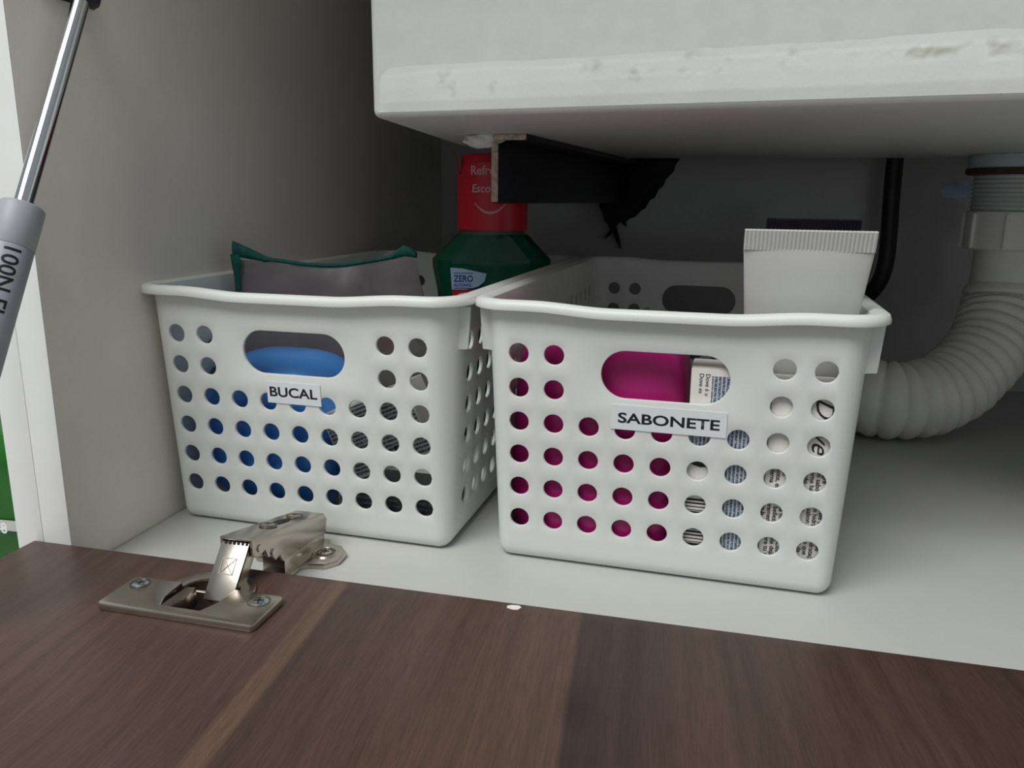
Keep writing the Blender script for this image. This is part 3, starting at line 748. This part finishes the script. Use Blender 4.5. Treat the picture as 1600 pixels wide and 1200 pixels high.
hp('cup', cup, 'nickel_dark', 'dark recessed cup')
def screw(name, x, y, z, r, parent, m='zinc', rotm=None):
    b = lathe([(r, 0), (r, 0.0004), (r*0.8, 0.0010), (r*0.45, 0.0013)], 24)
    mt = Matrix.Translation((x, y, z)) @ (rotm or Matrix())
    b.transform(mt); s = tag(obj(name, b, m, hg, world=True), 'blue-tinted cross-head screw')
    x1 = bmesh.new()
    for ang in (0.3, 0.3+PI/2):
        q = box(-r*0.5, r*0.5, -r*0.10, r*0.10, 0.0012, 0.00145); merge(x1, q, mt @ Matrix.Rotation(ang, 4, 'Z'))
    x1.transform(Matrix.Translation(-hg.location)); xo = obj('cross_slot', x1, 'darkplastic', s)
    rg = lathe([(r*1.16, 0.0005), (r*1.16, 0.00095), (r*1.0, 0.00095), (r*1.0, 0.0005)], 24, cap0=False, cap1=False); rg.transform(mt); rg.transform(Matrix.Translation(-hg.location))
    obj('screw_recess_ring', rg, 'nickel_dark', s)
screw('screw', 0.0607, -0.1030, pz+0.0022, 0.0036, pl)
screw('screw', 0.1160, -0.1040, pz+0.0022, 0.0040, pl)
# link between cup and arm
b0, b1 = Vector((0, -0.0945, 0.0150)), Vector((0, -0.0822, 0.0298))
ld = (b1-b0); ll = ld.length; la = math.atan2(ld.y, ld.z)
lm = Matrix.Translation((0.0932, b0.y, b0.z)) @ Matrix.Rotation(-la, 4, 'X')
q = box(-0.0066, 0.0066, -0.0008, 0.0008, -0.0060, ll, bev=0.0004)
for sx in (-1, 1): add_box(q, sx*0.0060-0.0006, sx*0.0060+0.0006, -0.0006, 0.0062, -0.0060, ll-0.001, bev=0.0003)
q.transform(lm); lk = hp('link_arm', q, 'nickel')
mk = bmesh.new()
for (x0, x1, z0, z1) in ((-0.0033, 0.0033, 0.0050, 0.0053), (-0.0033, 0.0033, 0.0118, 0.0121), (-0.0033, -0.0030, 0.0050, 0.0121), (0.0030, 0.0033, 0.0050, 0.0121)):
    add_box(mk, x0, x1, -0.00105, -0.0007, z0, z1)
for s in (-1, 1):
    q = box(-0.0044, 0.0044, -0.00105, -0.0007, -0.00015, 0.00015); merge(mk, q, Matrix.Translation((0, 0, 0.00855)) @ Matrix.Rotation(s*0.82, 4, 'Y'))
mk.transform(lm @ Matrix.Identity(4)); mk.transform(Matrix.Translation(-hg.location)); obj('stamped_cross_mark', mk, 'nickel_dark', lk)
q = sweep([(0.0800, -0.0935, 0.0105), (0.1000, -0.0935, 0.0105)], 0.0012, 12); hp('pivot_pin', q, 'nickel')
q = prism([(0.0790, -0.1150), (0.0832, -0.1158), (0.0855, -0.1075), (0.0838, -0.0985), (0.0795, -0.0990)], ZD-0.0060, ZD+0.0022, bev=0.0006); 
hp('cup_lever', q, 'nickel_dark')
# arm channel
side = [(-0.0835, 0.0322), (-0.0195, 0.0186), (-0.0170, 0.0150), (-0.0185, 0.0085), (-0.0600, 0.0115), (-0.0622, 0.0160), (-0.0660, 0.0150), (-0.0690, 0.0185), (-0.0720, 0.0190), (-0.0740, 0.0235), (-0.0790, 0.0225), (-0.0835, 0.0245)]
YZ = Matrix(((0, 0, 1, 0), (1, 0, 0, 0), (0, 1, 0, 0), (0, 0, 0, 1)))
ch = bmesh.new()
for x in (0.0862, 0.1003):
    q = prism(side, 0, 0.0012, bev=0.0002); merge(ch, q, Matrix.Translation((x, 0, 0)) @ YZ)
sl = math.atan2(0.0322-0.0186, 0.0640)
AM = Matrix.Translation((0.09385, -0.0835, 0.0322)) @ Matrix.Rotation(-sl, 4, 'X')
q = box(-0.0076, 0.0076, 0, 0.0654, -0.0012, 0.0002, bev=0.0005); merge(ch, q, AM)
arm = hp('hinge_arm', ch, 'nickel')
q = prism([(-0.0018, 0.030), (0.0018, 0.030), (0.0026, 0.034), (0.0026, 0.040), (0.0012, 0.044), (-0.0012, 0.044), (-0.0026, 0.040), (-0.0026, 0.034)], 0.0002, 0.0004); q.transform(AM); hp('adjusting_slot_shade', q, 'black', 'black piece painted for the shade in the arm slot')  # no real opening: raised black piece paints the shade inside the slot
for yy in (0.0255, 0.0495):
    screw('adjusting_screw', *(AM @ Vector((0, yy, 0.0003))), 0.0036, arm, 'nickel', Matrix.Rotation(-sl, 4, 'X'))
q = box(0.0878, 0.0999, -0.0800, -0.0250, 0.0175, 0.0190); q.transform(Matrix.Identity(4))
for yy, zz in ((-0.0785, 0.0262), (-0.0680, 0.0195)):
    hp('rivet', sweep([(0.0855, yy, zz), (0.1022, yy, zz)], [0.0017, 0.0017], 14), 'nickel')
rw = bmesh.new()
for k in range(6): add_box(rw, 0.0884+0.0020*k, 0.0894+0.0020*k, -0.0838, -0.0750, 0.0292, 0.0303)
hp('spring_leaves', rw, 'darkplastic')
# mounting plate screwed to the cabinet floor
hp('mounting_rail', box(0.0880, 0.0998, -0.0560, -0.0165, 0.00005, 0.0120, bev=0.0008), 'nickel')
hp('mounting_rail_foot', box(0.0865, 0.1014, -0.0640, -0.0140, 0.00005, 0.0026, bev=0.0006), 'nickel')
wing = [(0.0990, -0.0470), (0.1040, -0.0430), (0.1120, -0.0420), (0.1168, -0.0360), (0.1165, -0.0270), (0.1110, -0.0205), (0.1040, -0.0195), (0.0990, -0.0160)]
hp('mounting_wing', prism(wing, 0.00005, 0.0030, bev=0.0007), 'nickel')
rg = lathe([(0.0066, 0.0030), (0.0060, 0.0038), (0.0050, 0.0038), (0.0044, 0.0029)], 28, 0.1072, -0.0308, cap0=False, cap1=False); hp('screw_collar', rg, 'nickel')
screw('screw', 0.1072, -0.0308, 0.0029, 0.0036, None, 'nickel')
wl = [(0.188-x, y) for x, y in wing]
hp('mounting_wing', prism(list(reversed(wl)), 0.00005, 0.0030, bev=0.0007), 'nickel')

# ------------------------------------------------------------------ gas strut on the left panel
P0 = Vector((0.012, -0.0440, 0.2560)); P1 = Vector((0.012, -0.0893, 0.1681)); sd_ = (P1-P0).normalized()
st = thing('gas_strut', 'grey gas strut with chrome rod on the left panel', 'gas strut', tuple(P1+sd_*0.132))
def sp(name, b, m, lab=None, **k): return tag(obj(name, b, m, st, world=True, **k), lab)
def along(t): return P1+sd_*t
sp('piston_rod', sweep([P0+sd_*0.001, P1+sd_*0.02], 0.0035, 32), 'chrome', 'shiny chrome rod')
sp('collar', sweep([along(0), along(0.0006), along(0.0010), along(0.0178), along(0.0180)], [0.0078, 0.0083, 0.00850, 0.00850, 0.0084], 40), 'strut_cap')
bd = sp('cylinder', sweep([along(0.0180), along(0.0183), along(0.125), along(0.130)], [0.0082, 0.0084, 0.0084, 0.006], 40), 'strut')
e1 = Vector((1, 0, 0)); e2 = sd_.cross(e1).normalized()
if e2.y < 0: e2 = -e2
me = fit_text(text_mesh('100N FI', 0.007, bold=0.0001, res=4), 0.0200, 0.0460, 0.0, 0.0062); dice(me, 0.0008)
th_c = -0.734          # where round the cylinder the lettering sits
for v in me.vertices:
    th = th_c+(v.co.y-0.0022)/0.0084; v.co = along(v.co.x)+(e1*math.cos(th)+e2*math.sin(th))*0.00846
me.transform(Matrix.Translation(-st.location)); obj('lettering', me, 'ink', bd)
sp('ball_socket', sweep([P0-sd_*0.014, P0-sd_*0.012, P0+sd_*0.0008, P0+sd_*0.0022], [0.0045, 0.0070, 0.0070, 0.0050], 28), 'darkplastic', 'black plastic ball socket')
q = sweep([(0.0002, P0.y+0.004, P0.z+0.008), (0.012, P0.y+0.004, P0.z+0.008)], 0.003, 16); sp('ball_stud', q, 'nickel')
sp('wall_plate', box(0.0, 0.0016, P0.y-0.012, P0.y+0.020, P0.z-0.001, P0.z+0.018, bev=0.0006), 'darkplastic')
E_ = along(0.130)
sp('lower_socket', sweep([E_, E_+sd_*0.010], [0.0060, 0.0055], 24), 'darkplastic')
sp('door_bracket', box(0.004, 0.020, E_.y-0.010, E_.y+0.004, ZD, ZD+0.004, bev=0.0008), 'nickel')
sp('door_stud', sweep([(0.012, E_.y-0.004, ZD+0.003), tuple(E_+sd_*0.008)], 0.0028, 16), 'nickel')

# ------------------------------------------------------------------ drain under the sink
DX, DY = 0.5045, 0.335
dr = thing('drain_pipe', 'white corrugated drain hose with threaded nut below the sink', 'drain', (DX, DY, 0.0))
def dp(name, b, m, lab=None, **k): return tag(obj(name, b, m, dr, world=True, **k), lab)
dp('outlet_flange', lathe([(0.0350, 0.2088), (0.0355, 0.2060), (0.0350, 0.1992)], 40, DX, DY), 'pvc_blue', 'pale blue outlet flange')
dp('washer', lathe([(0.0360, 0.1990), (0.0364, 0.1975), (0.0362, 0.1952), (0.0345, 0.1945)], 40, DX, DY), 'rubber_brown', 'brown rubber washer')
thr = []
for k in range(60):
    z = 0.1943-0.026*k/59; thr.append((0.0298+0.0005*math.sin(k*0.85), z))
dp('threaded_tail', lathe(thr, 40, DX, DY), 'pvc_green', 'pale threaded tailpiece')
nutb = lathe([(0.0290, 0.1682), (0.0312, 0.1672), (0.0318, 0.1650), (0.0318, 0.1405), (0.0305, 0.1390)], 40, DX, DY)
nut = dp('coupling_nut', nutb, 'pvc')
for k in range(8):
    th = 2*PI*k/8+0.38
    q = box(-0.0012, 0.0024, -0.0014, 0.0014, 0.1400, 0.1660, bev=0.0006)
    q.transform(Matrix.Translation((DX, DY, 0)) @ Matrix.Rotation(th, 4, 'Z') @ Matrix.Translation((0.0318, 0, 0)))
    q.transform(Matrix.Translation(-dr.location)); obj('grip_lug', q, 'pvc', nut)
dp('hose_sleeve', lathe([(0.0232, 0.1388), (0.0234, 0.1130), (0.0228, 0.1110)], 40, DX, DY), 'pvc')
path = resample(bez([(DX, DY, 0.1115), (0.5035, 0.331, 0.095), (0.498, 0.318, 0.077), (0.484, 0.300, 0.0565), (0.459, 0.280, 0.0372), (0.432, 0.267, 0.0304), (0.408, 0.268, 0.0300), (0.390, 0.290, 0.0302), (0.378, 0.332, 0.031), (0.374, 0.39, 0.033), (0.374, YB-0.0004, 0.034)], 24), 0.0011)
rad = []
for i, p in enumerate(path):
    t_ = (i % 9)/9; rad.append(0.0262-0.0028*max(0, 1-i/22)+0.0030*(math.sin(PI*t_)**0.7)+0.0004*math.sin(2*PI*i/27))
rad[0] = 0.023
dp('corrugated_hose', sweep(path, rad, 40), 'pvc_hose', ang=65)

hs = bez([(0.4330, 0.425, 0.30), (0.4335, 0.425, 0.23), (0.4345, 0.425, 0.18), (0.4360, 0.425, 0.145), (0.4360, 0.425, 0.12), (0.4325, 0.427, 0.102), (0.4245, 0.434, 0.088), (0.4140, 0.448, 0.080), (0.4060, YB-0.0002, 0.077)], 10)
hose = thing('supply_hose', 'thin black rubber hose hanging down the back wall', 'hose', (0.4060, 0.46, 0.077))
obj('hose_tube', sweep(hs, 0.0072, 20), 'rubber', hose, world=True)
obj('hose_collar', sweep([hs[-1]+Vector((0, -0.006, 0)), hs[-1]], 0.0100, 20), 'nickel', hose, world=True)

bm = bmesh.new(); vs = []  # blue reflection in the glossy wall, painted as a thin flat shape
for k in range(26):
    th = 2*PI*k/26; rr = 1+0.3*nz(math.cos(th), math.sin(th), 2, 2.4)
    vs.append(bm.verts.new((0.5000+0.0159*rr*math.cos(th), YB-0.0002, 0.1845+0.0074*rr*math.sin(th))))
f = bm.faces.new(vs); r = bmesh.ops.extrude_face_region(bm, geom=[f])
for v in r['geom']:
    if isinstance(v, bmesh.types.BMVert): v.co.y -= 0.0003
tag(obj('blue_wall_reflection', bm, 'blue_reflection'), 'small blue reflection painted on the grey wall beside the drain', 'painted reflection')

# ------------------------------------------------------------------ green bag outside, left of the cabinet
gb = thing('green_bag', 'green plastic package standing outside left of the cabinet', 'package', (-0.115, 0.041, -0.1201), 0.0)
bm = superell(0.070, 0.052, 0.0785, 0.35, 0.4, n=48, m=32)
for v in bm.verts:
    v.co += Vector((0.004*nz(v.co.x, v.co.y, v.co.z, 25), 0.004*nz(v.co.y, v.co.z, v.co.x, 25), 0)) if v.co.z > 0.004 else Vector()
obj('bag_film', bm, 'green_bag', gb, ang=80)
for nm, z0, z1, m in (('silver_band', 0.099, 0.111, 'silver'), ('dark_print', 0.060, 0.0975, 'dark_green')):
    q = superell(0.0710, 0.0530, 0.0785, 0.35, 0.4, n=48, m=96)
    dl = [v for v in q.verts if not (z0 <= v.co.z <= z1)]
    bmesh.ops.delete(q, geom=dl, context='VERTS')
    for v in q.verts: v.co += Vector((0.004*nz(v.co.x, v.co.y, v.co.z, 25), 0.004*nz(v.co.y, v.co.z, v.co.x, 25), 0))
    ob = obj(nm, q, m, gb, ang=80)
    if nm == 'silver_band':
        me = text_mesh('48', 0.009, bold=0.0002); me.transform(XZ); me.transform(Matrix.Translation((0.006, -0.0570, 0.1015))); obj('lettering', me, 'white_ink', ob)
bpy.context.view_layer.update()
